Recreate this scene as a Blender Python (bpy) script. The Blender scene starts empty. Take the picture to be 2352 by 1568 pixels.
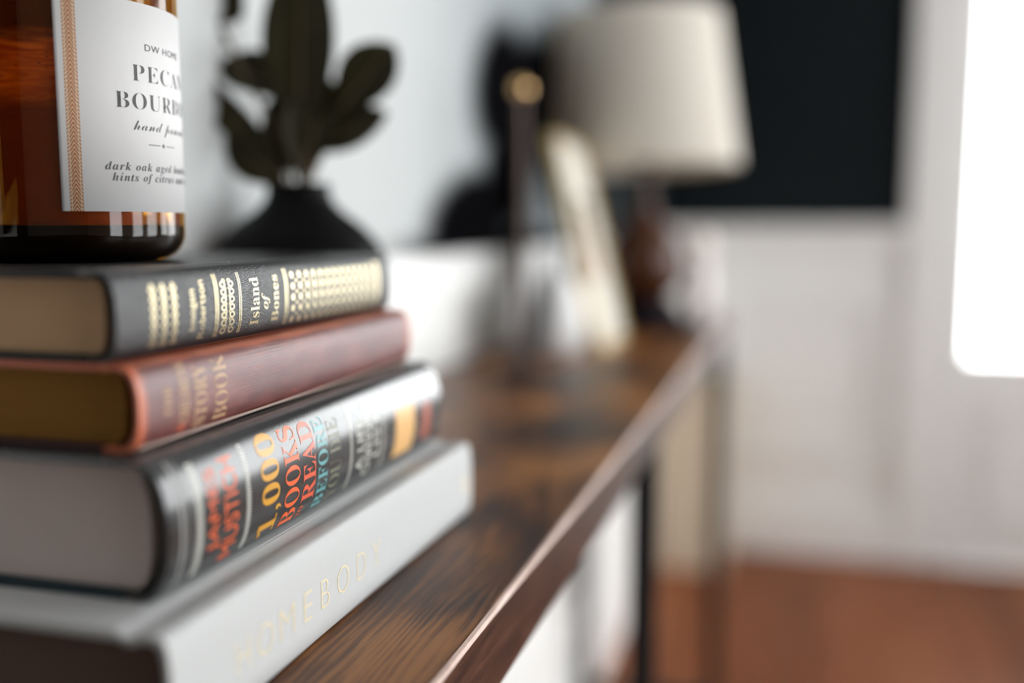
import bpy, bmesh, math, random
from mathutils import Vector, Matrix
random.seed(7)
S = bpy.context.scene
COL = S.collection
PI = math.pi
H = 0.97            # eye height
ZT = 0.812          # table top height

# ------------------------------------------------------------------ camera
cd = bpy.data.cameras.new('camera'); cam = bpy.data.objects.new('camera', cd); COL.objects.link(cam)
cam.location = (0, 0, H)
cam.rotation_euler = (math.radians(90 - 6.57), 0, math.radians(16.1))
cd.sensor_width = 36; cd.lens = 35.005; cd.clip_start = 0.01; cd.clip_end = 60
cd.dof.use_dof = True; cd.dof.focus_distance = 0.389; cd.dof.aperture_fstop = 1.84
S.camera = cam
# ------------------------------------------------------------------ world, light, exposure
w = bpy.data.worlds.new('world'); S.world = w; w.use_nodes = True
bg = w.node_tree.nodes['Background']
bg.inputs[0].default_value = (0.985, 0.99, 1.0, 1); bg.inputs[1].default_value = 10.0
S.view_settings.view_transform = 'Standard'; S.view_settings.look = 'None'
S.view_settings.exposure = 0.0; S.view_settings.gamma = 1.0; S.view_settings.use_curve_mapping = False
S.cycles.max_bounces = 10; S.cycles.diffuse_bounces = 6; S.cycles.transparent_max_bounces = 16
S.cycles.sample_clamp_indirect = 8
S.cycles.use_denoising = True

def portal(loc, rot, sx, sy):
    l = bpy.data.lights.new('window_portal', 'AREA'); l.shape = 'RECTANGLE'; l.size = sx; l.size_y = sy
    l.cycles.is_portal = True
    o = bpy.data.objects.new('window_portal', l); o.location = loc; o.rotation_euler = rot; COL.objects.link(o)
XR = 2.4; YB = 3.02; YF = -1.6; XL = -0.405; ZC = 2.6
WINS = [(-0.40, 0.30), (0.80, 1.50), (1.75, 2.92)]       # right-wall windows, y ranges; first one unseen, added to brighten canvas and pages
WZ = (0.30, 2.45)
for a, b in WINS:
    portal((XR + 0.05, (a + b) / 2, (WZ[0] + WZ[1]) / 2), (0, PI / 2, 0), WZ[1] - WZ[0], b - a)
portal((1.33, YB + 0.07, 1.32), (-PI / 2, 0, 0), 1.78, 1.50)

# ------------------------------------------------------------------ material helpers
class N:
    def __init__(s, name):
        s.m = bpy.data.materials.new(name); s.m.use_nodes = True
        s.t = s.m.node_tree; s.t.nodes.clear()
        s.out = s.t.nodes.new('ShaderNodeOutputMaterial')
    def n(s, typ, **kw):
        d = s.t.nodes.new('ShaderNode' + typ)
        for k, v in kw.items():
            if k.startswith('i_'):
                s.put(d, k[2:].replace('_', ' '), v)
            else: setattr(d, k, v)
        return d
    def put(s, d, key, v):
        i = d.inputs[int(key)] if key.isdigit() else d.inputs[key]
        if isinstance(v, bpy.types.NodeSocket): s.t.links.new(v, i)
        else: i.default_value = v
    def math(s, op, a, b=None, c=None):
        d = s.n('Math', operation=op)
        for k, v in enumerate((a, b, c)):
            if v is not None: s.put(d, str(k), v)
        return d.outputs[0]
    def mix(s, f, a, b):
        d = s.n('Mix', data_type='RGBA')
        s.put(d, '0', f); s.put(d, '6', a); s.put(d, '7', b)
        return d.outputs[2]
    def coord(s, which='Object', scale=(1, 1, 1), rot=(0, 0, 0), loc=(0, 0, 0)):
        tc = s.n('TexCoord'); mp = s.n('Mapping')
        s.put(mp, 'Vector', tc.outputs[which]); mp.inputs['Scale'].default_value = scale
        mp.inputs['Rotation'].default_value = rot; mp.inputs['Location'].default_value = loc
        return mp.outputs[0]
    def noise(s, vec, scale, detail=3, rough=0.5, dist=0.0):
        d = s.n('TexNoise'); s.put(d, 'Vector', vec); d.inputs['Scale'].default_value = scale
        d.inputs['Detail'].default_value = detail; d.inputs['Roughness'].default_value = rough
        d.inputs['Distortion'].default_value = dist
        return d.outputs[0]
    def ramp(s, f, stops):
        d = s.n('ValToRGB'); s.put(d, '0', f); e = d.color_ramp.elements
        while len(e) < len(stops): e.new(0.5)
        for q, (p, c) in zip(e, stops): q.position = p; q.color = c if len(c) == 4 else (*c, 1)
        return d.outputs[0]
    def bump(s, h, strength=0.3, dist=0.001):
        d = s.n('Bump'); s.put(d, 'Height', h); d.inputs['Strength'].default_value = strength
        d.inputs['Distance'].default_value = dist
        return d.outputs[0]
    def sep(s, v):
        d = s.n('SeparateXYZ'); s.put(d, '0', v); return d.outputs
    def bsdf(s, col, rough=0.5, metal=0.0, bump=None, spec=0.5, **kw):
        d = s.n('BsdfPrincipled')
        s.put(d, 'Base Color', col if isinstance(col, bpy.types.NodeSocket) else (*col, 1)[:4])
        s.put(d, 'Roughness', rough); s.put(d, 'Metallic', metal); s.put(d, 'Specular IOR Level', spec)
        if bump is not None: s.put(d, 'Normal', bump)
        for k, v in kw.items(): s.put(d, k.replace('_', ' '), v)
        s.t.links.new(d.outputs[0], s.out.inputs[0])
        return s.m
def plain(name, col, rough=0.5, metal=0.0, var=0.04, scale=40, spec=0.5):
    q = N(name); f = q.noise(q.coord(), scale, 4)
    lo = tuple(max(0, c * (1 - var)) for c in col); hi = tuple(min(1, c * (1 + var)) for c in col)
    return q.bsdf(q.mix(f, (*lo, 1), (*hi, 1)), rough, metal, spec=spec)

def m_wood_table():
    q = N('rustic_brown_wood')
    warp = q.noise(q.coord(scale=(16, 3.0, 16)), 1.0, 2, .5)
    sx = q.sep(q.coord())
    base = q.math('ADD', q.math('MULTIPLY', sx[0], 230), q.math('MULTIPLY', warp, 17.0))
    ring = q.math('SINE', q.math('MULTIPLY', base, 6.283))
    fine = q.noise(q.coord(scale=(1500, 45, 1500)), 1.0, 4, .65)
    med = q.noise(q.coord(scale=(330, 11, 330)), 1.0, 4, .6, .4)
    r2 = q.math('ADD', q.math('MULTIPLY', ring, 0.065), q.math('ADD', q.math('MULTIPLY', fine, .55), q.math('MULTIPLY', med, .55)))
    blot = q.noise(q.coord(scale=(13, 7, 13)), 1.0, 3, .5)
    v = q.math('ADD', r2, q.math('MULTIPLY', q.math('SUBTRACT', blot, .5), 1.25))
    col = q.ramp(v, [(.36, (.008, .0035, .002)), (.48, (.042, .014, .005)), (.60, (.110, .038, .009)), (.78, (.29, .118, .030))])
    return q.bsdf(col, q.math('ADD', .24, q.math('MULTIPLY', fine, .22)), bump=q.bump(r2, .45, .0006), spec=.28)
def m_wood_edge():
    q = N('brown_wood_edge_band')
    fine = q.noise(q.coord(scale=(600, 26, 600)), 1.0, 4, .65)
    med = q.noise(q.coord(scale=(90, 8, 90)), 1.0, 3, .6)
    col = q.ramp(q.math('ADD', q.math('MULTIPLY', fine, .5), q.math('MULTIPLY', med, .5)),
                 [(.36, (.010, .004, .003)), (.5, (.048, .018, .010)), (.64, (.105, .044, .026))])
    return q.bsdf(col, .34, bump=q.bump(fine, .4, .0005), spec=.3)
def m_floor():
    q = N('oak_floor_boards')
    oi = q.n('ObjectInfo')
    fine = q.noise(q.coord(scale=(70, 4, 70)), 1.0, 4, .6)
    blot = q.noise(q.coord('Generated', scale=(3, 6, 1)), 1.0, 2)
    v = q.math('ADD', q.math('MULTIPLY', fine, .55), q.math('ADD', q.math('MULTIPLY', oi.outputs['Random'], .28), q.math('MULTIPLY', blot, .2)))
    col = q.ramp(v, [(.25, (.10, .028, .010)), (.5, (.215, .066, .023)), (.8, (.34, .125, .048))])
    return q.bsdf(col, .45, bump=q.bump(fine, .1, .0005), spec=.18)
def m_leather():
    q = N('black_grained_leather')
    v = q.n('TexVoronoi', feature='DISTANCE_TO_EDGE'); q.put(v, 'Vector', q.coord(scale=(1, 1.0, 2.2))); v.inputs['Scale'].default_value = 700
    n2 = q.noise(q.coord(scale=(1, 1, 2.0)), 900, 3)
    h = q.math('ADD', q.math('MULTIPLY', q.math('MINIMUM', v.outputs[0], .22), 2.2), q.math('MULTIPLY', n2, .5))
    return q.bsdf((.010, .010, .011), .34, bump=q.bump(h, .45, .00035), spec=.55)
def weave_h(q, sc):
    c = q.sep(q.coord())
    a = q.math('SINE', q.math('MULTIPLY', c[1], sc)); b = q.math('SINE', q.math('MULTIPLY', q.math('ADD', c[2], c[0]), sc))
    return q.math('ADD', q.math('MULTIPLY', a, b), q.math('MULTIPLY', q.math('ADD', a, b), .3))
def m_red():
    q = N('worn_red_cloth')
    c = q.sep(q.coord())
    wv = weave_h(q, 9000)
    fine = q.noise(q.coord(scale=(60, 60, 900)), 1.0, 4, .6)
    blot = q.noise(q.coord(scale=(30, 30, 60)), 1.0, 4, .6)
    zc = q.math('ABSOLUTE', q.math('SUBTRACT', c[2], .01425))
    edge = q.n('MapRange', interpolation_type='SMOOTHSTEP'); q.put(edge, '0', q.math('ADD', zc, q.math('MULTIPLY', q.math('SUBTRACT', blot, .5), .003)))
    edge.inputs[1].default_value = .0118; edge.inputs[2].default_value = .0140
    yc = q.math('ABSOLUTE', q.math('SUBTRACT', c[1], .1143))
    ends = q.n('MapRange', interpolation_type='SMOOTHSTEP'); q.put(ends, '0', q.math('ADD', yc, q.math('MULTIPLY', q.math('SUBTRACT', blot, .5), .006)))
    ends.inputs[1].default_value = .1085; ends.inputs[2].default_value = .1135
    wear = q.math('MAXIMUM', q.math('MULTIPLY', edge.outputs[0], .55), ends.outputs[0])
    col = q.ramp(q.math('ADD', q.math('MULTIPLY', fine, .5), q.math('MULTIPLY', blot, .5)),
                 [(.3, (.055, .010, .009)), (.5, (.115, .024, .020)), (.7, (.21, .060, .050))])
    col = q.mix(wear, col, (.56, .125, .04, 1))
    sp = q.n('MapRange'); q.put(sp, '0', q.noise(q.coord(), 95, 1)); sp.inputs[1].default_value = .80; sp.inputs[2].default_value = .84
    col = q.mix(sp.outputs[0], col, (.55, .10, .04, 1))
    return q.bsdf(col, q.math('ADD', .34, q.math('MULTIPLY', fine, .18)), bump=q.bump(q.math('ADD', wv, q.math('MULTIPLY', fine, 2.0)), .22, .0002), spec=.85)
def m_jacket():
    q = N('charcoal_printed_cover')
    n = q.noise(q.coord(), 1500, 2); big = q.noise(q.coord(), 30, 2)
    col = q.mix(big, (.022, .023, .024, 1), (.036, .037, .037, 1))
    return q.bsdf(col, .19, bump=q.bump(n, .22, .00022), spec=.8)
def m_linen():
    q = N('pale_grey_linen')
    wv = weave_h(q, 8200); n = q.noise(q.coord(scale=(300, 60, 300)), 1.0, 3)
    col = q.mix(q.math('MULTIPLY_ADD', wv, .22, .5), (.42, .427, .425, 1), (.60, .610, .606, 1))
    return q.bsdf(col, .72, bump=q.bump(q.math('ADD', wv, n), .35, .0002), spec=.3)
def m_pages(name, a, b, sc=5200):
    q = N(name); c = q.coord(scale=(3, 3, sc / 10)); f = q.noise(c, 10, 2); g = q.noise(q.coord(scale=(8, 8, 40)), 1.0, 3)
    return q.bsdf(q.mix(q.math('ADD', q.math('MULTIPLY', f, .6), q.math('MULTIPLY', g, .4)), (*a, 1), (*b, 1)), .8, bump=q.bump(f, .2, .0003), spec=.2)
def m_label():
    q = N('white_textured_label')
    tc = q.n('TexCoord'); uv = q.sep(tc.outputs['UV'])   # metres along / up the label
    u, v = uv[0], uv[1]
    weave = q.math('MULTIPLY', q.math('SINE', q.math('ADD', q.math('MULTIPLY', u, 12000), q.math('MULTIPLY', v, 3000))),
                   q.math('SINE', q.math('ADD', q.math('MULTIPLY', v, 13000), q.math('MULTIPLY', u, -2000))))
    uc = q.math('SUBTRACT', u, .0053); au = q.math('ABSOLUTE', uc)
    fr = q.math('FRACT', q.math('MULTIPLY', q.math('ADD', v, q.math('MULTIPLY', au, 1.7)), 1 / .00165))
    chev = q.math('LESS_THAN', fr, .66)
    inner = q.math('LESS_THAN', au, .00150)
    b1 = q.math('MULTIPLY', q.math('GREATER_THAN', au, .00180), q.math('LESS_THAN', au, .00240))
    fr2 = q.math('FRACT', q.math('MULTIPLY', q.math('ADD', v, q.math('MULTIPLY', au, 1.3)), 1 / .0014))
    dash = q.math('MULTIPLY', b1, q.math('LESS_THAN', fr2, .62))
    mask = q.math('MAXIMUM', q.math('MULTIPLY', chev, inner), dash)
    pale = q.math('LESS_THAN', au, .0024)
    base = q.mix(pale, (.72, .72, .715, 1), (.80, .68, .52, 1))
    shade = q.mix(q.math('MULTIPLY_ADD', weave, .5, .5), (.94, .94, .94, 1), (1, 1, 1, 1))
    mul = q.n('Mix', data_type='RGBA', blend_type='MULTIPLY'); q.put(mul, '0', 1.0); q.put(mul, '6', base); q.put(mul, '7', shade)
    col = q.mix(mask, mul.outputs[2], (.42, .135, .035, 1))
    return q.bsdf(col, .6, bump=q.bump(weave, .45, .00015), spec=.35)
def m_thin_glass(name, tint, gl=.06, rough=0.02, k=1.0):
    q = N(name)
    tr = q.n('BsdfTransparent'); q.put(tr, '0', (*tint, 1))
    g = q.n('BsdfGlossy'); g.inputs['Roughness'].default_value = rough; g.inputs['Color'].default_value = (1, 1, 1, 1)
    fr = q.n('Fresnel'); fr.inputs['IOR'].default_value = 1.5
    f = q.math('MULTIPLY', q.math('ADD', fr.outputs[0], gl - .04), k)
    mx = q.n('MixShader'); q.put(mx, '0', f); q.put(mx, '1', tr.outputs[0]); q.put(mx, '2', g.outputs[0])
    q.t.links.new(mx.outputs[0], q.out.inputs[0]); return q.m
def m_wax():
    q = N('amber_wax')
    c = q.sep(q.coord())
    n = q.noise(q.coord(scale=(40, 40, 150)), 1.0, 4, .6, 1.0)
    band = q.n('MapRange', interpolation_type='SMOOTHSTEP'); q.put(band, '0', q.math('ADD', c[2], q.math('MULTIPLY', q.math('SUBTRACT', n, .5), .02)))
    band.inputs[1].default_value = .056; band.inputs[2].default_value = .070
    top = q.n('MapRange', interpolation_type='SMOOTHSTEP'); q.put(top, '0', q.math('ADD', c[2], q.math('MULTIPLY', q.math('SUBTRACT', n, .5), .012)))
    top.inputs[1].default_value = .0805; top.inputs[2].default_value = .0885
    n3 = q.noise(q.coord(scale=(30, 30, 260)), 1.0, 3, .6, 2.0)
    col = q.mix(band.outputs[0], q.mix(n, (.19, .075, .018, 1), (.30, .125, .032, 1)), q.mix(q.math('MULTIPLY_ADD', n3, 3.0, -1.0), (.55, .24, .05, 1), (1.0, .70, .26, 1)))  # gold band: wax residue, with its glow painted into the colour too
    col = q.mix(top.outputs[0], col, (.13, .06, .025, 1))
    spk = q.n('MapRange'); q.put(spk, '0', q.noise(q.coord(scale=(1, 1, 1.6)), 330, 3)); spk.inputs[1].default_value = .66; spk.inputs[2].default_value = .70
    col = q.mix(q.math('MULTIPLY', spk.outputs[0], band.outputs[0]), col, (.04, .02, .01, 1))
    return q.bsdf(col, .45, Subsurface_Weight=0.85, Subsurface_Scale=.03, spec=.2)
def m_art():
    q = N('abstract_canvas_paint')
    tc = q.n('TexCoord')
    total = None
    # soft-edged black ellipses: centre (y, z), half sizes, tilt
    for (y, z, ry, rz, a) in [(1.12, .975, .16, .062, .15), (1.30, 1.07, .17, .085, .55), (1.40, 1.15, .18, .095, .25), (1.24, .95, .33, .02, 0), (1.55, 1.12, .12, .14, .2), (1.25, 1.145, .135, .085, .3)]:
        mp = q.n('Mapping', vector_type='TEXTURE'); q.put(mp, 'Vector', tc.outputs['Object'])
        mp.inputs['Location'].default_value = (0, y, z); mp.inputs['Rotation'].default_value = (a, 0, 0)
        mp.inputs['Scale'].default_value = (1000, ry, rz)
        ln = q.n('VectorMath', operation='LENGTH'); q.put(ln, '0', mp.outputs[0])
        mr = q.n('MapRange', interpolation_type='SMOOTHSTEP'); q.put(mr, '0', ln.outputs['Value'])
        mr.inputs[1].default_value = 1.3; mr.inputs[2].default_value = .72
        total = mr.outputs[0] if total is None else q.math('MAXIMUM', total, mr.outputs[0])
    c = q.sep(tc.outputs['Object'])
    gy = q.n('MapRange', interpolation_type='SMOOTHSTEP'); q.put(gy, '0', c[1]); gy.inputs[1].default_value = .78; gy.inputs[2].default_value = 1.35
    grey_fade = q.mix(gy.outputs[0], (.50, .52, .52, 1), (.26, .29, .305, 1))  # pale grey turning darker towards the far end
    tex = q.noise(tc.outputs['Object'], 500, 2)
    return q.bsdf(q.mix(total, grey_fade, (.003, .003, .0035, 1)), .7, bump=q.bump(tex, .15, .0003), spec=0.0)
def m_shade():
    q = N('cream_lampshade_linen')
    wv = q.math('MULTIPLY', q.math('SINE', q.math('MULTIPLY', q.sep(q.coord())[2], 2500)), .5)
    d = q.n('BsdfDiffuse'); q.put(d, 'Color', (.80, .77, .70, 1)); q.put(d, 'Normal', q.bump(wv, .2, .0005))
    t = q.n('BsdfTranslucent'); q.put(t, 'Color', (.70, .60, .46, 1))
    mx = q.n('MixShader'); q.put(mx, '0', .30); q.put(mx, '1', d.outputs[0]); q.put(mx, '2', t.outputs[0])
    q.t.links.new(mx.outputs[0], q.out.inputs[0]); return q.m
def m_leaf():
    q = N('dark_olive_leaf')
    n = q.noise(q.coord(), 45, 3)
    vein = q.noise(q.coord(scale=(1, 1, 1)), 160, 2)
    return q.bsdf(q.mix(n, (.009, .009, .0024, 1), (.027, .022, .006, 1)), .5, bump=q.bump(vein, .15, .001), spec=.14)
def m_photo():
    q = N('portrait_print')
    n = q.noise(q.coord(scale=(1, 9, 9)), 1.0, 2, .4)
    return q.bsdf(q.ramp(n, [(.3, (.10, .05, .03)), (.5, (.55, .40, .32)), (.7, (.80, .76, .72))]), .2)

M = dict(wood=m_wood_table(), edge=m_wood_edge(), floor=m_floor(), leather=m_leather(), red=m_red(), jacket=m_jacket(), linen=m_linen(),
    label=m_label(), wax=m_wax(), art=m_art(), shade=m_shade(), leaf=m_leaf(), photo=m_photo(),
    amber=m_thin_glass('amber_glass', (.95, .66, .24), .04, .02, .7), glass=m_thin_glass('window_glass', (.97, .98, .98), .04),
    p_black=m_pages('tan_pages', (.54, .35, .19), (.70, .48, .29)), p_red=m_pages('old_brown_pages', (.12, .05, .010), (.42, .21, .04)),
    p_third=m_pages('grey_white_pages', (.50, .43, .40), (.66, .58, .545)), p_gray=m_pages('dark_brown_pages', (.10, .066, .052), (.17, .115, .09)),
    gold=plain('gold_foil', (.56, .485, .31), .40, 1.0), gilt=plain('faded_gilt', (.46, .29, .16), .5, .0, .25, 900),
    palegold=plain('pale_gold_foil', (.78, .66, .44), .45, .25),
    worn=plain('worn_pale_edge', (.62, .46, .40), .5, var=.2, scale=300), teal=plain('dark_teal_board', (.006, .024, .034), .5),
    blackboard=plain('black_board', (.008, .008, .009), .5), redboard=plain('dark_red_board', (.05, .014, .010), .55, var=.2),
    amberink=plain('amber_ink', (.60, .29, .025), .35), redink=plain('orange_red_ink', (.72, .115, .03), .35),
    pinkink=plain('red_ink', (.66, .10, .045), .35), tealink=plain('teal_ink', (.12, .33, .34), .35), olive=plain('grey_olive_ink', (.16, .16, .11), .4),
    whiteink=plain('off_white_ink', (.62, .62, .56), .4), tanink=plain('tan_block_ink', (.72, .42, .16), .35), brick=plain('brick_ink', (.40, .10, .06), .35),
    blackink=plain('black_ink', (.018, .017, .017), .5), silver=plain('grey_ink', (.25, .25, .24), .4),
    white=plain('white_wall_paint', (.86, .86, .845), .45, var=.015, scale=8), navy=plain('black_navy_wall_paint', (.0042, .0078, .0096), .6, var=.08, scale=12, spec=.15),
    ceil=plain('ceiling_white', (.80, .80, .79), .8), dark=plain('front_wall_paint', (.28, .255, .23), .7),
    iron=plain('black_iron', (.008, .008, .009), .42, .3), matte=plain('matte_black_ceramic', (.0028, .0028, .003), .45, spec=.06),
    brass=plain('brushed_brass', (.80, .52, .24), .16, 1.0), bronze=plain('dark_bronze', (.060, .034, .026), .4, .5),
    goldleaf=plain('gold_frame', (.66, .50, .24), .38, .8), mat=plain('cream_mat_board', (.64, .62, .56), .8),
    ceramic=plain('white_ceramic', (.66, .66, .66), .35), brownglaze=plain('brown_glaze', (.070, .024, .010), .22, spec=.42), plum=plain('plum_black_wood', (.010, .006, .009), .6, spec=.1),
    frost=plain('frosted_white_glass', (.78, .72, .71), .25), rose=plain('blush_highlight', (.97, .88, .82), .2, 0),
    darkamber=plain('dark_amber_base', (.004, .0015, .0006), .5, spec=.03),
    bin=plain('beige_linen_bin', (.60, .50, .375), .8, var=.08, scale=60), stem=plain('brown_stem', (.10, .07, .035), .6),
    innerlabel=plain('wick_cotton', (.7, .66, .58), .8))

# ------------------------------------------------------------------ mesh helpers
def mk(name, verts, faces, mat, parent=None, smooth=False, bevel=0, seg=2):
    me = bpy.data.meshes.new(name); me.from_pydata([tuple(v) for v in verts], [], faces)
    bm = bmesh.new(); bm.from_mesh(me); bmesh.ops.recalc_face_normals(bm, faces=bm.faces)
    if bevel:
        es = [e for e in bm.edges if len(e.link_faces) == 2 and e.calc_face_angle(0) > .6]
        bmesh.ops.bevel(bm, geom=es, offset=bevel, segments=seg, affect='EDGES', clamp_overlap=True)
    bm.to_mesh(me); bm.free()
    if smooth:
        for p in me.polygons: p.use_smooth = True
    me.materials.append(M[mat] if isinstance(mat, str) else mat)
    o = bpy.data.objects.new(name, me); COL.objects.link(o)
    if parent: o.parent = parent
    return o
def smooth_by_angle(o, ang=.6):
    me = o.data
    for p in me.polygons: p.use_smooth = True
    bm = bmesh.new(); bm.from_mesh(me)
    for e in bm.edges:
        if len(e.link_faces) == 2 and e.calc_face_angle(0) > ang: e.smooth = False
    bm.to_mesh(me); bm.free(); return o
def boxv(x0, x1, y0, y1, z0, z1):
    v = [(x, y, z) for x in (x0, x1) for y in (y0, y1) for z in (z0, z1)]
    f = [(0, 1, 3, 2), (4, 6, 7, 5), (0, 4, 5, 1), (2, 3, 7, 6), (0, 2, 6, 4), (1, 5, 7, 3)]
    return v, f
def box(name, x0, x1, y0, y1, z0, z1, mat, parent=None, bevel=0.0, seg=2):
    v, f = boxv(x0, x1, y0, y1, z0, z1); o = mk(name, v, f, mat, parent, bevel=bevel, seg=seg)
    if bevel: smooth_by_angle(o)
    return o
def boxes(name, lst, mat, parent=None, bevel=0.0):
    V, F = [], []
    for b in lst:
        v, f = boxv(*b); n = len(V); V += v; F += [tuple(i + n for i in q) for q in f]
    return mk(name, V, F, mat, parent, bevel=bevel)
def prism(name, prof, y0, y1, mat, parent=None, ang=.6, cuts=1):
    n = len(prof); V, F = [], []
    for k in range(cuts + 1):
        y = y0 + (y1 - y0) * k / cuts
        V += [(x, y, z) for x, z in prof]
    for k in range(cuts):
        for i in range(n): F.append((k * n + i, k * n + (i + 1) % n, (k + 1) * n + (i + 1) % n, (k + 1) * n + i))
    F.append(tuple(range(n))); F.append(tuple(cuts * n + i for i in range(n)))
    return smooth_by_angle(mk(name, V, F, mat, parent), ang)
def lathe(name, prof, mat, parent=None, seg=64, loc=(0, 0, 0), ang=.7):
    V, F = [], []; rows = []
    for r, z in prof:
        if r < 1e-6: rows.append([len(V)]); V.append((loc[0], loc[1], loc[2] + z))
        else:
            rows.append(list(range(len(V), len(V) + seg)))
            V += [(loc[0] + r * math.cos(2 * PI * k / seg), loc[1] + r * math.sin(2 * PI * k / seg), loc[2] + z) for k in range(seg)]
    for a, b in zip(rows, rows[1:]):
        if len(a) == 1 and len(b) == 1: continue
        for k in range(seg):
            k2 = (k + 1) % seg
            if len(a) == 1: F.append((a[0], b[k], b[k2]))
            elif len(b) == 1: F.append((a[k], b[0], a[k2]))
            else: F.append((a[k], b[k], b[k2], a[k2]))
    return smooth_by_angle(mk(name, V, F, mat, parent), ang)
def tube(name, pts, r, mat, parent=None, seg=12):
    pts = [Vector(p) for p in pts]; V, F = [], []
    rs = r if isinstance(r, (list, tuple)) else [r] * len(pts)
    for i, p in enumerate(pts):
        t = (pts[min(i + 1, len(pts) - 1)] - pts[max(i - 1, 0)]).normalized()
        a = t.orthogonal().normalized() if i == 0 else (a - t * a.dot(t)).normalized()
        b = t.cross(a)
        V += [p + (a * math.cos(2 * PI * k / seg) + b * math.sin(2 * PI * k / seg)) * rs[i] for k in range(seg)]
    for i in range(len(pts) - 1):
        for k in range(seg): F.append((i * seg + k, i * seg + (k + 1) % seg, (i + 1) * seg + (k + 1) % seg, (i + 1) * seg + k))
    F.append(tuple(range(seg))); F.append(tuple((len(pts) - 1) * seg + k for k in range(seg)))
    return smooth_by_angle(mk(name, V, F, mat, parent), .8)
def ball(name, c, r, mat, parent=None):
    return lathe(name, [(r * math.sin(PI * k / 20), -r * math.cos(PI * k / 20)) for k in range(21)], mat, parent, 32, c, 2)
def thing(name, label, cat, loc=(0, 0, 0), rz=0, group=None):
    o = bpy.data.objects.new(name, None); COL.objects.link(o); o.location = loc; o.rotation_euler = (0, 0, rz)
    o.empty_display_size = .02
    o['label'] = label; o['category'] = cat
    if group: o['group'] = group
    return o
def tag(o, label, cat):
    o['label'] = label; o['category'] = cat; return o
def struct(o): o['kind'] = 'structure'; return o

# lettering: text outlines turned into meshes, cut fine enough to lie on curved surfaces
BOLD, BIT, BSCR = 0x1D400, 0x1D468, 0x1D4D0
def style(s, base):
    out = ''
    for ch in s:
        if ch.isascii() and ch.isupper(): out += chr(base + ord(ch) - 65)
        elif ch.isascii() and ch.islower(): out += chr(base + 26 + ord(ch) - 97)
        elif ch.isdigit() and base == BOLD: out += chr(0x1D7CE + int(ch))
        else: out += ch
    return out
def text_bm(body, offset=0.0, spacing=1.0):
    c = bpy.data.curves.new('lettering', 'FONT'); c.body = body; c.resolution_u = 4; c.offset = offset; c.space_character = spacing
    o = bpy.data.objects.new('lettering', c); COL.objects.link(o); bpy.context.view_layer.update()
    dg = bpy.context.evaluated_depsgraph_get(); ev = o.evaluated_get(dg); me = ev.to_mesh()
    bm = bmesh.new(); bm.from_mesh(me); ev.to_mesh_clear()
    bpy.data.objects.remove(o); bpy.data.curves.remove(c)
    xs = [v.co.x for v in bm.verts]; ys = [v.co.y for v in bm.verts]
    return bm, min(xs), max(xs), min(ys), max(ys)
def lettering(name, body, fn, u0, u1, v0, v1, mat, parent, offset=0.0, spacing=1.0, cut=None, axis=0):
    """Stretch the text's box to u0..u1 (reading direction) by v0..v1 (up) and lay it on a surface with fn(u, v)."""
    bm, x0, x1, y0, y1 = text_bm(body, offset, spacing)
    for v in bm.verts:
        v.co.x = u0 + (v.co.x - x0) / (x1 - x0) * (u1 - u0); v.co.y = v0 + (v.co.y - y0) / (y1 - y0) * (v1 - v0)
    if cut:
        a, b = (u0, u1) if axis == 0 else (v0, v1)
        k = a + cut
        while k < b:
            co = (k, 0, 0) if axis == 0 else (0, k, 0); no = (1, 0, 0) if axis == 0 else (0, 1, 0)
            bmesh.ops.bisect_plane(bm, geom=bm.verts[:] + bm.edges[:] + bm.faces[:], plane_co=co, plane_no=no)
            k += cut
    for v in bm.verts: v.co = fn(v.co.x, v.co.y)
    me = bpy.data.meshes.new(name); bm.to_mesh(me); bm.free()
    me.materials.append(M[mat]); o = bpy.data.objects.new(name, me); COL.objects.link(o); o.parent = parent
    return o

# ------------------------------------------------------------------ room shell
def wall_with_holes(name, axis, pos, thick, a0, a1, z0, z1, holes, mat):
    """holes: (a, b, za, zb) along the wall; one mesh of boxes"""
    cuts = sorted({a0, a1, *[h[0] for h in holes], *[h[1] for h in holes]}); L = []
    for p, q in zip(cuts, cuts[1:]):
        hs = [h for h in holes if h[0] <= p + 1e-6 and h[1] >= q - 1e-6]
        spans = [(z0, z1)] if not hs else [(z0, hs[0][2]), (hs[0][3], z1)]
        for s0, s1 in spans:
            if s1 - s0 < 1e-6: continue
            L.append((pos, pos + thick, p, q, s0, s1) if axis == 'x' else (p, q, pos, pos + thick, s0, s1))
    return struct(boxes(name, L, mat))
DX0, DX1, DZ = 0.40, 2.26, 2.16
wall_with_holes('wall_left', 'x', XL, -.12, YF, YB, 0, ZC, [], 'navy')
wall_with_holes('wall_back', 'y', YB, .12, XL - .12, XR + .12, 0, ZC, [(DX0, DX1, 0.0, DZ)], 'navy')
wall_with_holes('wall_right', 'x', XR, .12, YF, YB, 0, ZC, [(a, b, *WZ) for a, b in WINS], 'white')
wall_with_holes('wall_front', 'y', YF, -.12, XL - .12, XR + .12, 0, ZC, [], 'dark')
struct(box('ceiling', XL - .12, XR + .12, YF - .12, YB + .12, ZC, ZC + .1, 'ceil'))
fl = struct(box('floor', XL - .12, XR + .12, YF - .12, YB + .12, -.12, -.012, 'dark'))
pw = .125; plank_me = None; i = 0; x = XL
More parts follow.
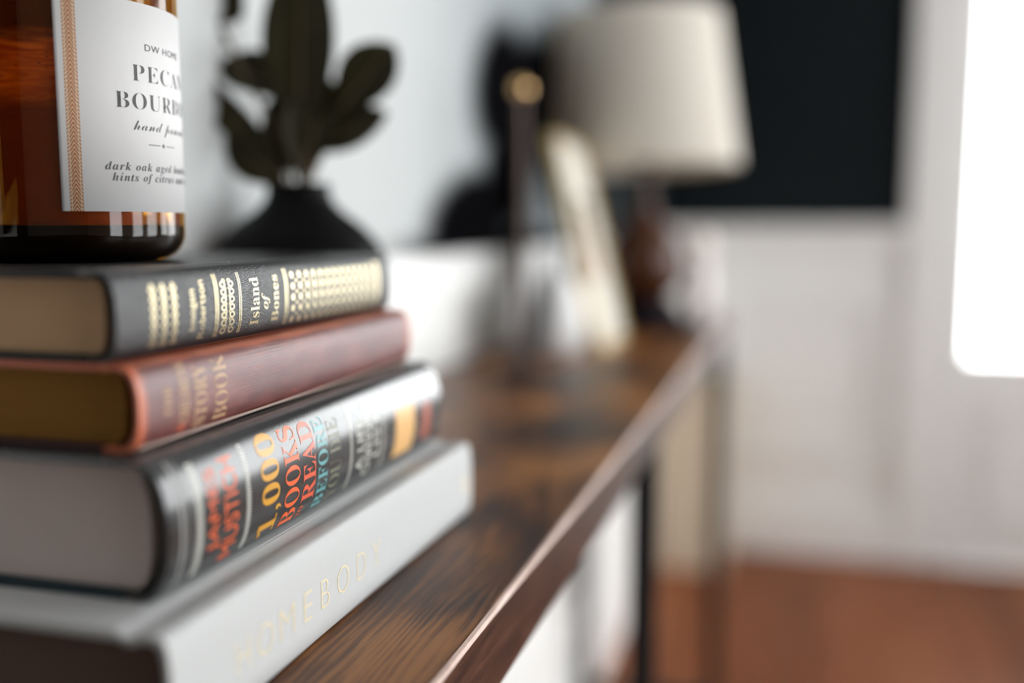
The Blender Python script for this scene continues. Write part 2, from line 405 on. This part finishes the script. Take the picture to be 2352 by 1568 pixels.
while x < XR - 1e-6:
    x1 = min(x + pw, XR); y = YF - random.uniform(0, 1.2)
    while y < YB:
        a, b = max(y, YF), min(y + 1.5, YB)
        if b - a > .02 and x1 - x > .02:
            v, f = boxv(-.5, .5, -.5, .5, -.5, .5)
            if plank_me is None:
                p = mk('plank', v, f, 'floor', fl); plank_me = p.data
            else:
                p = bpy.data.objects.new('plank', plank_me); COL.objects.link(p); p.parent = fl
            p.scale = (x1 - x - .0015, b - a - .0015, .012); p.location = ((x + x1) / 2, (a + b) / 2, -.006)
        y += 1.5
    x = x1
# wainscot, chair rails and panel mouldings
def frame_boxes(axis, pos, d, a0, a1, z0, z1, wd):
    L = [(a0, a1, z0, z0 + wd), (a0, a1, z1 - wd, z1), (a0, a0 + wd, z0 + wd, z1 - wd), (a1 - wd, a1, z0 + wd, z1 - wd)]
    return [(min(pos, pos + d), max(pos, pos + d), p, q, r, s) if axis == 'x' else (p, q, min(pos, pos + d), max(pos, pos + d), r, s) for p, q, r, s in L]
CX0 = .285                                            # door casing, outer edge
RT = .978
t1 = struct(box('trim_1', XL, CX0, YB - .008, YB, 0, RT - .05, 'white'))
box('chair_rail', XL, CX0, YB - .034, YB, RT - .022, RT, 'white', t1, .006)
box('rail_apron', XL, CX0, YB - .020, YB, RT - .055, RT - .022, 'white', t1, .006)
boxes('panel_moulding', frame_boxes('y', YB - .008, -.009, -.30, .235, .30, .77, .035), 'white', t1, .003)
t2 = struct(box('trim_2', XL, XL + .008, -.10, YB - .008, 0, .93, 'white'))
box('chair_rail', XL, XL + .018, -.10, YB - .034, .888, .9415, 'white', t2, .004)
for a in (.30, 1.05, 1.80):
    boxes('panel_moulding', frame_boxes('x', XL + .008, .014, a, a + .62, .26, .76, .03), 'white', t2, .005)
struct(box('baseboard_back', XL + .024, CX0, YB - .024, YB - .008, 0, .15, 'white', bevel=.004))
struct(box('baseboard_left', XL + .008, XL + .024, -.10, YB - .008, 0, .15, 'white', bevel=.004))
# glazed white door in the back wall
cz = struct(boxes('trim_4', [(CX0, DX0, YB - .026, YB, 0, DZ + .1), (DX1, DX1 + .11, YB - .026, YB, 0, DZ + .1), (DX0, DX1, YB - .026, YB, DZ, DZ + .1)], 'white', None, .005))
for nm, xa, xb, xk in (('door_1', DX0, (DX0 + DX1) / 2 - .002, 1), ('door_2', (DX0 + DX1) / 2 + .002, DX1, -1)):
    g0, g1 = xa + .065, xb - .065
    dr = struct(boxes(nm, [(xa, g0, YB + .02, YB + .06, 0, DZ), (g1, xb, YB + .02, YB + .06, 0, DZ), (g0, g1, YB + .02, YB + .06, 0, .60), (g0, g1, YB + .02, YB + .06, 2.06, DZ)], 'white'))
    boxes('panel_moulding', frame_boxes('y', YB + .02, -.007, g0 + .06, g1 - .06, .14, .48, .03), 'white', dr, .0015)
    box('pane', g0, g1, YB + .036, YB + .042, .60, 2.06, 'glass', dr)
    lathe('door_knob', [(0, 0), (.014, 0), (.010, .02), (.024, .035), (.026, .05), (.018, .062), (0, .065)], 'brass', dr, 24).matrix_local = Matrix.Translation(((xb - .032) if xk > 0 else (xa + .032), YB + .02, .95)) @ Matrix.Rotation(PI / 2, 4, 'X')
for k, (a, b) in enumerate(WINS):
    wd = struct(boxes('window_%d' % (k + 1), frame_boxes('x', XR + .03, .05, a, b, WZ[0], WZ[1], .05) + [(XR + .035, XR + .075, a + .05, b - .05, 1.50, 1.54)], 'white'))
    box('pane', XR + .05, XR + .056, a + .05, b - .05, WZ[0] + .05, 1.50, 'glass', wd)
    box('pane', XR + .05, XR + .056, a + .05, b - .05, 1.54, WZ[1] - .05, 'glass', wd)
    box('window_sill', XR - .06, XR + .03, a - .06, b + .06, WZ[0] - .03, WZ[0], 'white', wd, .005)

# ------------------------------------------------------------------ console table
TX0, TX1, TY0, TY1, TT = -.380, -.117, -.06, 1.79, .036
tb = thing('console_table', 'long narrow console table with rustic brown wood top and black legs against white wainscot', 'table', (0, 0, 0))
ch = .0016
prof = [(TX0, ZT - TT), (TX1, ZT - TT), (TX1, ZT - ch), (TX1 - ch, ZT), (TX0, ZT)]
box('tabletop', TX0, TX1 - .0022, TY0, TY1, ZT - TT, ZT, 'wood', tb, .0006)
# front edge band with a worn pale corner
V = []
ny = 160
pr = [(TX1 - .0022, ZT - TT), (TX1, ZT - TT), (TX1, ZT - .0020)]
prism('edge_band', [(TX1 - .0022, ZT - TT), (TX1 - .0006, ZT - TT), (TX1, ZT - TT + .0006), (TX1, ZT - .0022), (TX1 - .0022, ZT - .0022)], TY0, TY1, 'edge', tb)
V, F = [], []
for k in range(ny + 1):
    y = TY0 + (TY1 - TY0) * k / ny
    wj = .0011 + .0005 * math.sin(y * 31 + 1.3) * math.sin(y * 83) + .0003 * math.sin(y * 210)
    V += [(TX1 - .0022, y, ZT - .0022), (TX1, y, ZT - .0022), (TX1 - wj * .45, y, ZT - wj * .30), (TX1 - .0022, y, ZT - .00002)]
for k in range(ny):
    for i in range(4): F.append((k * 4 + i, k * 4 + (i + 1) % 4, k * 4 + 4 + (i + 1) % 4, k * 4 + 4 + i))
F += [(0, 1, 2, 3), tuple(ny * 4 + i for i in range(4))]
wo = mk('worn_edge', V, F, 'worn', tb); wo['label'] = 'pale chipped corner of the table edge'
for y in (.05, .90, 1.77):
    for x in (TX1 - .014, TX0 + .012):
        lg = box('leg', x - .012, x + .012, y - .012, y + .012, 0, ZT - TT - .004, 'iron', tb, .0015)
        box('mounting_plate', x - .013, x + .013, y - .03, y + .03, ZT - TT - .004, ZT - TT, 'iron', lg)
    box('crossbar', TX0 + .024, TX1 - .026, y - .009, y + .009, .10, .118, 'iron', tb)

# ------------------------------------------------------------------ books
def spine_outline(T, b, n, rough=30):
    """outer spine curve, bottom to top: x from -b at the joints to 0 at the middle"""
    pts = []
    for k in range(rough + 1):
        a = -PI / 2 + PI * k / rough
        t = math.copysign(abs(math.sin(a)) ** (2 / n), math.sin(a)); c = abs(math.cos(a)) ** (2 / n)
        pts.append((b * c - b, T / 2 + T / 2 * t * .985))
    return pts
def make_book(name, label, loc, Wd, L, T, bt, b, n, mats, joint=.009, groove=.0012, rz=0, inset=.0035, page_round=.6):
    cover, board, pages = mats
    o = thing(name, label, 'book', loc, rz)
    out = spine_outline(T, b, n)
    top = [(-b - joint * .35, T - .0001), (-b - joint * .55, T - groove), (-b - joint * .75, T - groove), (-b - joint, T - .0002)]
    full = [(x, T - z) for x, z in reversed(top)] + out + top
    th = min(bt * .72, .0022)
    inner = []
    for x, z in full:
        zz = T / 2 + (z - T / 2) * (1 - 2 * th / T) if abs(z - T / 2) > T * .2 else z
        zz = T / 2 + (z - T / 2) * (1 - 2 * th / T)
        inner.append((x - (th if x > -b * .98 else 0), zz))
    prism('spine', full + inner[::-1], 0, L, cover, o, .7, 24)
    xb = -b - joint
    for nm, z0 in (('back_cover', 0), ('front_cover', T - bt)):
        box(nm, -Wd, xb - .0002, 0, L, z0, z0 + bt, cover if nm == 'front_cover' or board is None else board, o, .0007)
    # page block: flat faces, rounded back
    pp = [(-Wd + .004, bt + .0002)]
    rb = [(x * page_round - .0045 - (b * (1 - page_round)), z) for x, z in out]
    zt0, zt1 = bt + .0002, T - bt - .0002
    rb2 = [(x, zt0 + (zt1 - zt0) * (z - out[0][1]) / (out[-1][1] - out[0][1])) for x, z in rb]
    prof = [(-Wd + .004, zt0)] + rb2 + [(-Wd + .004, zt1)]
    pb = prism('page_block', prof, inset, L - inset, pages, o, .5)
    # surface map for lettering: arc s (0..1 of height, by arc length) and y
    cum = [0]
    for p, q in zip(out, out[1:]): cum.append(cum[-1] + math.dist(p, q))
    def at_z(z, y, lift=.00012):
        z = min(max(z, out[0][1]), out[-1][1])
        for (xa, za), (xc, zc) in zip(out, out[1:]):
            if za <= z <= zc + 1e-9:
                t = (z - za) / max(zc - za, 1e-9); nx, nz = (zc - za), -(xc - xa); l = math.hypot(nx, nz) or 1
                return Vector((xa + (xc - xa) * t + nx / l * lift, y, za + (zc - za) * t + nz / l * lift))
        return Vector((lift, y, z))
    return o, at_z
def vtext(nm, body, at, y0, y1, z0, z1, mat, par, **kw):          # reads upwards, top of the letters towards -Y
    return lettering(nm, body, lambda u, v: at(u, -v), z0, z1, -y1, -y0, mat, par, cut=.0012, axis=0, **kw)
def htext(nm, body, at, y0, y1, z0, z1, mat, par, **kw):          # reads along the spine
    return lettering(nm, body, lambda u, v: at(v, u), y0, y1, z0, z1, mat, par, cut=.0012, axis=1, **kw)
def strip(nm, at, rects, mat, par, nz=14):
    V, F = [], []
    for y0, y1, z0, z1 in rects:
        s = len(V); k = max(1, int(nz * (z1 - z0) / .03))
        for i in range(k + 1):
            z = z0 + (z1 - z0) * i / k; V += [at(z, y0), at(z, y1)]
        F += [(s + 2 * i, s + 2 * i + 1, s + 2 * i + 3, s + 2 * i + 2) for i in range(k)]
    return mk(nm, V, F, mat, par)
def rings(nm, at, items, mat, par, stuff=True):
    """small foil motifs: rings (cy, cz, ry, rz, inner) and discs (inner = 0)"""
    V, F = [], []
    for cy, cz, ry, rz, inn in items:
        s = len(V); k = 14
        for j in range(k):
            a = 2 * PI * j / k
            V.append(at(cz + rz * math.sin(a), cy + ry * math.cos(a)))
            V.append(at(cz + rz * inn * math.sin(a), cy + ry * inn * math.cos(a)))
        for j in range(k):
            q = (j + 1) % k
            F.append((s + 2 * j, s + 2 * q, s + 2 * q + 1, s + 2 * j + 1) if inn > 0 else (s + 2 * j, s + 2 * q, s + 2 * q + 1))
    o = mk(nm, V, F, mat, par)
    if len(items) > 1: o['kind'] = 'stuff'
    return o

# --- pale grey linen book at the bottom
gb, ga = make_book('book', 'thick pale grey linen book with thin gold capitals, bottom of the stack on the wood', (-.171, .2367, ZT), .208, .2743, .0401, .0030, .0050, 3.6, ('linen', None, 'p_gray'), joint=.013, groove=.0016)
for c, y, hw in zip('HOMEBODY', (.0389, .0529, .0679, .0836, .0974, .113, .1302, .1458), (.0040, .0052, .0052, .0032, .0034, .0052, .0042, .0042)):
    htext('gold_letter', c, ga, y - hw, y + hw, .0132, .0242, 'palegold', gb, offset=-.022)
strip('gold_mark', ga, [(.262, .2655, .014, .024)], 'palegold', gb)
# --- charcoal book with coloured lettering
cb, ca = make_book('book', 'glossy charcoal book with amber, orange and teal serif lettering, on the grey linen book', (-.189 + .004, .2581, ZT + .0401), .174, .2427, .0458, .0028, .0105, 2.1, ('jacket', 'teal', 'p_third'), joint=.008, groove=.0008)
hz = .0458
for y0, y1 in ((.0150, .0185), (.0455, .0480), (.1300, .1320), (.1650, .1668)): strip('dotted_rule', ca, [(y0, y1, z, z + .00055) for z in [.004 + .00105 * k for k in range(36)]], 'whiteink', cb)
strip('band', ca, [(.0065, .0080, .002, .0438), (.0098, .0104, .002, .0438)], 'silver', cb)
vtext('author_lettering', 'JAMES', ca, .0222, .0295, .0095, .0380, 'redink', cb)
vtext('author_lettering', 'MUSTICH', ca, .0315, .0400, .0040, .0395, 'redink', cb)
vtext('title_lettering', style('1,000', BOLD), ca, .0560, .0705, .0035, .0420, 'amberink', cb)
vtext('title_lettering', style('BOOKS', BOLD), ca, .0730, .0845, .0028, .0415, 'redink', cb)
vtext('title_lettering', style('TO', BOLD), ca, .0872, .0912, .0032, .0078, 'redink', cb)
vtext('title_lettering', style('READ', BOLD), ca, .0872, .0975, .0092, .0410, 'pinkink', cb)
vtext('title_lettering', style('BEFORE', BOLD), ca, .0998, .1085, .0030, .0405, 'tealink', cb)
vtext('title_lettering', style('YOU DIE', BOLD), ca, .1105, .1205, .0032, .0380, 'olive', cb, offset=-.008)
vtext('subtitle_lettering', 'A LIFE-', ca, .1370, .1440, .0100, .0360, 'whiteink', cb)
vtext('subtitle_lettering', 'CHANGING', ca, .1455, .1525, .0060, .0400, 'whiteink', cb)
vtext('subtitle_lettering', 'LIST', ca, .1550, .1610, .0130, .0330, 'whiteink', cb)
strip('tan_block', ca, [(.1810, .2050, .0060, .0300)], 'tanink', cb)
strip('brick_block', ca, [(.2170, .2270, .0080, .0270)], 'brick', cb)
# --- worn red cloth book
rb_, ra = make_book('book', 'old red cloth book with worn orange edges and faded gilt, under the black book', (-.202 + .003, .265, ZT + .0859), .150, .2286, .0285, .0022, .0075, 2.5, ('red', 'redboard', 'p_red'), joint=.007, groove=.0006)
vtext('gilt_lettering', style('THE', BOLD), ra, .0132, .0168, .0095, .0200, 'gilt', rb_)
vtext('gilt_lettering', style('CHILDRENS', BOLD), ra, .0215, .0270, .0060, .0262, 'gilt', rb_)
vtext('gilt_lettering', style('STORY', BOLD), ra, .0302, .0376, .0030, .0245, 'gilt', rb_)
vtext('gilt_lettering', style('BOOK', BOLD), ra, .0424, .0510, .0030, .0262, 'gilt', rb_, offset=-.01)
rings('rubbed_spot', ra, [(.0237, .0043, .0024, .0014, 0)], 'brick', rb_)
prism('worn_bottom_edge', [(-.0042, .0002), (-.0020, .0012), (-.0014, .0020), (-.0018, .0021), (-.0050, .0006)], .002, .2265, 'worn', rb_)
# --- black leather book
bb, ba = make_book('book', 'black leather bound book with gold tooling, topmost of the stack under the amber jar', (-.207, .2665, ZT + .1144), .160, .2204, .0295, .0024, .0060, 2.5, ('leather', 'blackboard', 'p_black'), joint=.008, groove=.0009)
it = []
for y in (.0190, .0248, .0306): it += [(y, z, .0018, .0010, .5) for z in [.0042 + .00305 * k for k in range(7)]] + [(y, z+.0015, .0009, .0005, 0) for z in [.0042 + .00305 * k for k in range(7)]]
for y, sg in ((.0612, 1), (.0668, -1)):
    for k in range(7):
        z = .0048 + .0029 * k
        it += [(y, z, .0019, .0013, .55), (y + .0010 * sg, z + .0013, .0012, .0008, .5)]
rings('gold_tooling', ba, it, 'gold', bb)
it = []
for j in range(13):
    y = .1145 + .0066 * j
    it += [(y, .0045 + .0047 * k, .0017, .0015, .0) for k in range(5)]
    it += [(y + .0033, .0068 + .0047 * k, .0009, .0008, 0) for k in range(4)]
rings('gold_tooling', ba, it, 'gold', bb)
for y, d in ((.0555, .0007), (.0570, .0007), (.0718, .0007), (.0730, .0007), (.1075, .0010), (.1095, .0008), (.2000, .0012), (.2030, .0020)): strip('gold_rule', ba, [(y, y + d, .0030, .0262)], 'gold', bb)
vtext('author_lettering', 'Imogen', ba, .0388, .0440, .0068, .0215, 'gold', bb)
vtext('author_lettering', 'Robertson', ba, .0450, .0490, .0035, .0245, 'gold', bb)
vtext('title_lettering', style('Island', BOLD), ba, .0802, .0868, .0048, .0238, 'gold', bb)
vtext('title_lettering', style('of', BIT), ba, .0885, .0950, .0105, .0172, 'gold', bb)
vtext('title_lettering', style('Bones', BOLD), ba, .0968, .1022, .0048, .0240, 'gold', bb)

# ------------------------------------------------------------------ amber candle jar on the black book
ZB = ZT + .1144 + .0295
R = .045
jar = thing('candle_jar', 'amber glass candle jar with white paper label standing on the black book', 'candle', (-.2957, .3555, ZB))
outer = [(0, .0012), (.026, .0012), (.030, 0), (.0335, 0)] + [(.0335 + .0115 * math.sin(a), .0115 - .0115 * math.cos(a)) for a in [PI / 2 * k / 8 for k in range(1, 9)]] + [(R, .05), (R, .118), (R - .001, .122), (R - .003, .1235)]
inner = [(R - .0016, .1215), (R - .0016, .05), (R - .0016, .0125), (.0405, .0048), (.0330, .0020), (0, .0016)]
lathe('glass_body', outer + inner, 'amber', jar, 96)
lathe('base', [(0, .0013), (.026, .0013), (.0302, .0004), (.0335, .0004), (.0380, .0013), (.0416, .0037), (.0440, .0075), (R - .0005, .0118), (R - .0005, .0146), (0, .0146)], 'darkamber', jar, 64)
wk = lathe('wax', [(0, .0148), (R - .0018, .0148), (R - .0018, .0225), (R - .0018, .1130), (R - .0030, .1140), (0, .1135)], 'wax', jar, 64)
tube('wick', [(0, 0, .113), (.0004, 0, .117), (.0012, .0005, .1215)], .0012, 'innerlabel', jar)
TH0, TH1 = math.radians(-54.9 + .3), math.radians(78)
lz0, lz1 = .0200, .1010
RL = R + .00035
def lab(th, z, lift=0): return Vector(((RL + lift) * math.cos(th), (RL + lift) * math.sin(th), z))
V, F, UV = [], [], []
ns = 90
for k in range(ns + 1):
    th = TH0 + (TH1 - TH0) * k / ns
    tilt = 0.0
    for z in (lz0, lz1): V.append(lab(th, z)); UV.append(((th - TH0) * RL, z))
for k in range(ns): F.append((2 * k, 2 * k + 2, 2 * k + 3, 2 * k + 1))
me = bpy.data.meshes.new('label'); me.from_pydata([tuple(v) for v in V], [], F)
uvl = me.uv_layers.new(name='uv')
for lp in me.loops: uvl.data[lp.index].uv = UV[lp.vertex_index]
for p in me.polygons: p.use_smooth = True
me.materials.append(M['label']); lo = bpy.data.objects.new('label', me); COL.objects.link(lo); lo.parent = jar
so = lo.modifiers.new('thickness', 'SOLIDIFY'); so.thickness = .0002; so.offset = -1
DEG = math.radians
def ltext(body, d0, d1, z0, z1, mat='blackink', **kw):
    return lettering('label_print', body, lambda u, v: lab(u, v, .00012), DEG(d0), DEG(d1), z0, z1, mat, lo, cut=.03, axis=0, **kw)
DC = 5.0
def ctext(body, d0, z0, z1, **kw): return ltext(body, d0, 2 * DC - d0, z0, z1, **kw)
ctext('DW HOME', -10.3, .0830, .0856, offset=-.004, spacing=1.1)
ctext(style('PECAN', BOLD), -18.5, .0709, .0772, offset=-.016, spacing=1.12)
ctext(style('BOURBON', BOLD), -28.0, .0600, .0663, offset=-.016, spacing=1.08)
ctext(style('hand poured', BSCR), -19.0, .0502, .0556, offset=-.010)
ltext('\u2014', -10.3, -2.0, .04640, .04670); ltext('\u2014', 3, 11.5, .04640, .04670)
V, F = [], []
for j in range(10): V.append(lab(DEG(.6 + 1.0 * math.cos(2 * PI * j / 10)), .04655 + .0008 * math.sin(2 * PI * j / 10), .00012))
mk('label_print', V, [tuple(range(10))], 'blackink', lo)
ltext(style('dark oak aged bourbon and', BIT), -34.3, 47, .0352, .0392, offset=-.006, spacing=1.15)
ltext(style('hints of citrus and vanilla', BIT), -31.0, 44, .0310, .0350, offset=-.006, spacing=1.15)

# ------------------------------------------------------------------ black vase and leafy stems behind the stack
VX, VY = -.3215, .603
va = tag(lathe('vase', [(0, 0), (.034, 0), (.036, .004), (.046, .05), (.055, .09), (.0585, .118), (.0575, .134), (.052, .148), (.040, .160), (.029, .168), (.0225, .175), (.0205, .181), (.0215, .1855), (.0195, .1865), (.0175, .182), (.0175, .175), (.022, .168), (.045, .145), (.050, .118), (.03, .01), (0, .008)], 'matte', None, 72, (0, 0, 0), .9), 'squat matte black vase with narrow neck, holding leafy stems behind the books', 'vase')
va.location = (VX, VY, ZT)
pl = thing('leafy_stems', 'dark olive broad leaf stems standing in the black vase', 'plant', (VX, VY, ZT + .10))
O = Vector((VX, VY, ZT + .10))
def leaf(base, tip, wid, facing, cup=.10, bend=.10, widest=.55):
    base = Vector(base); tip = Vector(tip); d = tip - base; L = d.length; d.normalize()
    nrm = Vector(facing); nrm = (nrm - d * nrm.dot(d)).normalized(); s = d.cross(nrm).normalized()
    V, F = [], []; nu, nv = 18, 8
    for i in range(nu + 1):
        t = i / nu
        # obovate outline
        wv = wid / 2 * (math.sin(PI * t ** (math.log(.5) / math.log(widest))) ** .75 if 0 < t < 1 else 0) + .0006
        for j in range(nv + 1):
            q = -1 + 2 * j / nv
            V.append(base + d * (L * t) + s * (wv * q) + nrm * (-bend * L * (4 * t * (1 - t)) * -1 * .5 + cup * wv * q * q * 1.2 + .004 * wid * math.sin(9 * t + 3 * q)) - O)
    n = nv + 1
    for i in range(nu):
        for j in range(nv): F.append((i * n + j, i * n + j + 1, (i + 1) * n + j + 1, (i + 1) * n + j))
    lf = mk('leaf', V, F, 'leaf', pl, True)
    m = lf.modifiers.new('thickness', 'SOLIDIFY'); m.thickness = .0006
    mid = [V[i * n + nv // 2] + nrm * .0004 for i in range(nu + 1)]
    tube('midrib', mid, [.0011 * (1 - .8 * i / nu) for i in range(nu + 1)], 'stem', lf, 6)
    return lf
FC = (.45, -.85, .25)
LV = [((-.3207, .6055, 1.0246), (-.3228, .6195, 1.1560), .041, (.3, -.9, .1), .50),
      ((-.3200, .6028, .9985), (-.3170, .6110, 1.0600), .030, (.6, -.7, .1), .6),
      ((-.3270, .6071, 1.0520), (-.3729, .5968, 1.0790), .023, (.2, -.8, .75), .62),
      ((-.3256, .6016, 1.0040), (-.3945, .590, 1.0719), .021, (.3, -.9, -.1), .55),
      ((-.3300, .5984, .9990), (-.3685, .5929, 1.0320), .026, (.2, -1, .0), .5),
      ((-.3030, .6135, 1.0380), (-.2632, .6297, 1.0900), .030, (.35, -.9, .2), .62),
      ((-.3080, .6095, 1.0200), (-.2659, .6235, 1.0453), .027, (.3, -.9, .5), .5),
      ((-.3891, .5979, 1.1264), (-.3602, .604, 1.1072), .018, (.3, -.9, .2), .6),
      ((-.3171, .6032, 1.0050), (-.3045, .6162, 1.0690), .034, (.3, -.9, .1), .55),
      ((-.3240, .6060, 1.0050), (-.3420, .6080, 1.0560), .024, (.1, -.9, .1), .55),
      ((-.3891, .5979, 1.1264), (-.3960, .590, 1.165), .022, (.3, -.9, .2), .55),
      ]
for (b, t, wd, fc, wi), kw in zip(LV, (1.12, 1.15, 1.55, 1.0, 1.15, 1.2, 1.1, 1.7, .8, 1.0, 1.5)): leaf(b, t, wd * kw, fc, .25, .10, wi)
for pts in ([(VX, VY, .93), (-.3215, .604, .99), (-.3207, .6055, 1.03), (-.322, .610, 1.09), (-.322, .617, 1.11)],
            [(VX + .005, VY, .93), (-.317, .604, .993), (-.309, .609, 1.015), (-.303, .6135, 1.040)],
            [(VX - .004, VY, .93), (-.326, .601, .995), (-.330, .604, 1.030), (-.327, .607, 1.053)],
            [(VX - .006, VY - .003, .93), (-.329, .5995, .996), (-.340, .598, 1.04), (-.372, .597, 1.10), (-.3891, .5979, 1.1264)],
            [(VX + .002, VY + .004, .93), (-.319, .606, 1.0), (-.316, .611, 1.03), (-.312, .617, 1.06)]):
    tube('stem', [Vector(p) - O for p in pts], [.0024] + [.0018] * (len(pts) - 1), 'stem', pl, 8)

# ------------------------------------------------------------------ big canvas on the left wall
cv = thing('wall_canvas', 'large off white abstract canvas with a soft black mark, hung behind the table', 'painting', (0, 0, 0))
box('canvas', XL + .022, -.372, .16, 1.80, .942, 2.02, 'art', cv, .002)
boxes('stretcher_frame', [(XL, XL + .022, .18, 1.78, .962, 1.0), (XL, XL + .022, .18, 1.78, 1.96, 2.0), (XL, XL + .022, .18, .22, 1.0, 1.96), (XL, XL + .022, 1.74, 1.78, 1.0, 1.96)], 'stem', cv)

# ------------------------------------------------------------------ things at the far end of the table
cs = thing('brass_finial_rod', 'slim dark bronze rod on a round foot topped by a small brass ball', 'ornament', (-.2868, 1.031, ZT))
lathe('base', [(0, 0), (.024, 0), (.024, .004), (.010, .008), (.006, .014), (0, .016)], 'bronze', cs, 32)
tube('rod', [(0, 0, .010), (0, 0, .15), (0, 0, .297)], .0042, 'bronze', cs)
ball('finial', (0, 0, .302), .0095, 'brass', cs)
wv = thing('bud_vase', 'small white ceramic teardrop bud vase beside the leaning gold frame', 'vase', (-.2945, 1.2052, ZT))
lathe('body', [(0, 0), (.024, 0), (.034, .006), (.040, .026), (.038, .054), (.028, .084), (.014, .106), (.0085, .118), (.0105, .126), (.0085, .126), (.0065, .117), (.008, .106), (.0, .08)], 'ceramic', wv, 48)
lathe('foot_ring', [(0.018, -.0001), (.0255, -.0001), (.0255, .0035), (.018, .0035)], 'ceramic', wv, 48)
wt = thing('wick_trimmer', 'slim black curved wick trimmer leaning against the white bud vase', 'tool', (-.3035, 1.128, ZT))
tube('handle', [(0, 0, .0062), (.0005, .012, .030), (.002, .025, .055), (.006, .036, .080), (.012, .042, .098)], [.004, .0058, .0062, .0056, .0035], 'iron', wt)
tube('handle', [(.010, -.002, .0062), (.010, .011, .030), (.010, .024, .055), (.010, .036, .078)], [.004, .005, .005, .004], 'iron', wt)
# leaning picture frame seen nearly edge on
fr = thing('picture_frame', 'gold picture frame with wide cream mat leaning back on its easel', 'picture frame', (-.238, 1.335, ZT))
fr.rotation_euler = (0, math.radians(-13.2), 0)
fw, fh, fd, ft = .180, .285, .014, .006
boxes('moulding', [(-fd, 0, -fw / 2, -fw / 2 + ft, 0, fh), (-fd, 0, fw / 2 - ft, fw / 2, 0, fh), (-fd, 0, -fw / 2 + ft, fw / 2 - ft, 0, ft), (-fd, 0, -fw / 2 + ft, fw / 2 - ft, fh - ft, fh)], 'goldleaf', fr, .002)
box('mat', -fd + .004, -.006, -fw / 2 + ft, fw / 2 - ft, ft, fh - ft, 'mat', fr)
box('print', -.0075, -.0055, -.030, .030, .09, .185, 'photo', fr)
ea = box('easel_leg', -.004, .004, -.02, .02, 0, .20, 'blackboard', fr)
ea.location = (-.0715, 0, .0155); ea.rotation_euler = (0, math.radians(20), 0)
# table lamp
lp = thing('table_lamp', 'table lamp with cream drum shade and glossy brown base at the far table end', 'lamp', (-.238, 1.585, ZT))
lathe('foot', [(0, 0), (.063, 0), (.066, .006), (.062, .020), (.054, .034), (.044, .044), (.0, .045)], 'plum', lp, 48)
lathe('body', [(0, .044), (.036, .045), (.054, .060), (.067, .085), (.067, .112), (.054, .142), (.032, .166), (.016, .182), (.013, .200), (0, .200)], 'brownglaze', lp, 64)
lathe('neck', [(0, .199), (.016, .200), (.014, .206), (.009, .210), (.009, .250), (.014, .252), (.014, .285), (0, .285)], 'bronze', lp, 32)
for sx in (-1, 1): tube('harp', [(sx * .012, 0, .245), (sx * .034, 0, .275), (sx * .040, 0, .33), (sx * .030, 0, .40), (sx * .004, 0, .478)], .0018, 'brass', lp, 8)
sh = bpy.data.objects.new('shade', None); bpy.data.objects.remove(sh)
sR0, sR1, sz0, sz1 = .152, .126, .249, .480
shp = [(sR0 - .0015, sz0), (sR0, sz0), (sR0 + .001, sz0 + .004), (sR1 + .001, sz1 - .004), (sR1, sz1), (sR1 - .0015, sz1), (sR1 - .002, sz1 - .004), (sR0 - .002, sz0 + .004), (sR0 - .0015, sz0)]
shade = lathe('shade', shp, 'shade', lp, 96)
shade.rotation_euler = (0, math.radians(-2.0), 0)
lathe('bulb', [(0, .285), (.012, .288), (.014, .30), (.029, .335), (.030, .352), (.021, .374), (0, .383)], 'frost', lp, 32)
for k in range(3):
    a = 2 * PI * k / 3 + .4
    tube('spider_arm', [(0, 0, .478), (sR1 * math.cos(a) * .985, sR1 * math.sin(a) * .985, .478)], .0015, 'brass', lp, 6)
ball('finial', (0, 0, .488), .007, 'brass', lp)
# slim frosted bottle; the pale ball on top imitates a blurred highlight
sb = thing('scent_bottle', 'slim frosted white bottle with a blush ball imitating a highlight near the lamp foot', 'bottle', (-.150, 1.585, ZT))
lathe('body', [(0, 0), (.017, 0), (.019, .003), (.019, .085), (.016, .098), (.009, .106), (.008, .114), (0, .114)], 'frost', sb, 32)
ball('highlight_ball', (0, 0, .1315), .0200, 'rose', sb)
# linen bin in the corner behind the table
bn = thing('storage_bin', 'tall beige linen storage bin standing in the corner beyond the table', 'bin', (-.274, 2.86, 0))
V, F = [], []
hw0, hw1 = .095, .100
for (hh, z) in ((hw0, 0), (hw1, .53), (hw1 - .004, .53), (hw0 - .004, .006)):
    V += [(-hh, -hh, z), (hh, -hh, z), (hh, hh, z), (-hh, hh, z)]
for r in range(3):
    for k in range(4): F.append((r * 4 + k, r * 4 + (k + 1) % 4, r * 4 + 4 + (k + 1) % 4, r * 4 + 4 + k))
F += [(0, 1, 2, 3), (12, 13, 14, 15)]
mk('body', V, F, 'bin', bn, bevel=.003)
boxes('rim_binding', [(-.104, .104, -.104, -.095, .515, .535), (-.104, .104, .095, .104, .515, .535), (-.104, -.095, -.095, .095, .515, .535), (.095, .104, -.095, .095, .515, .535)], 'bin', bn, .002)
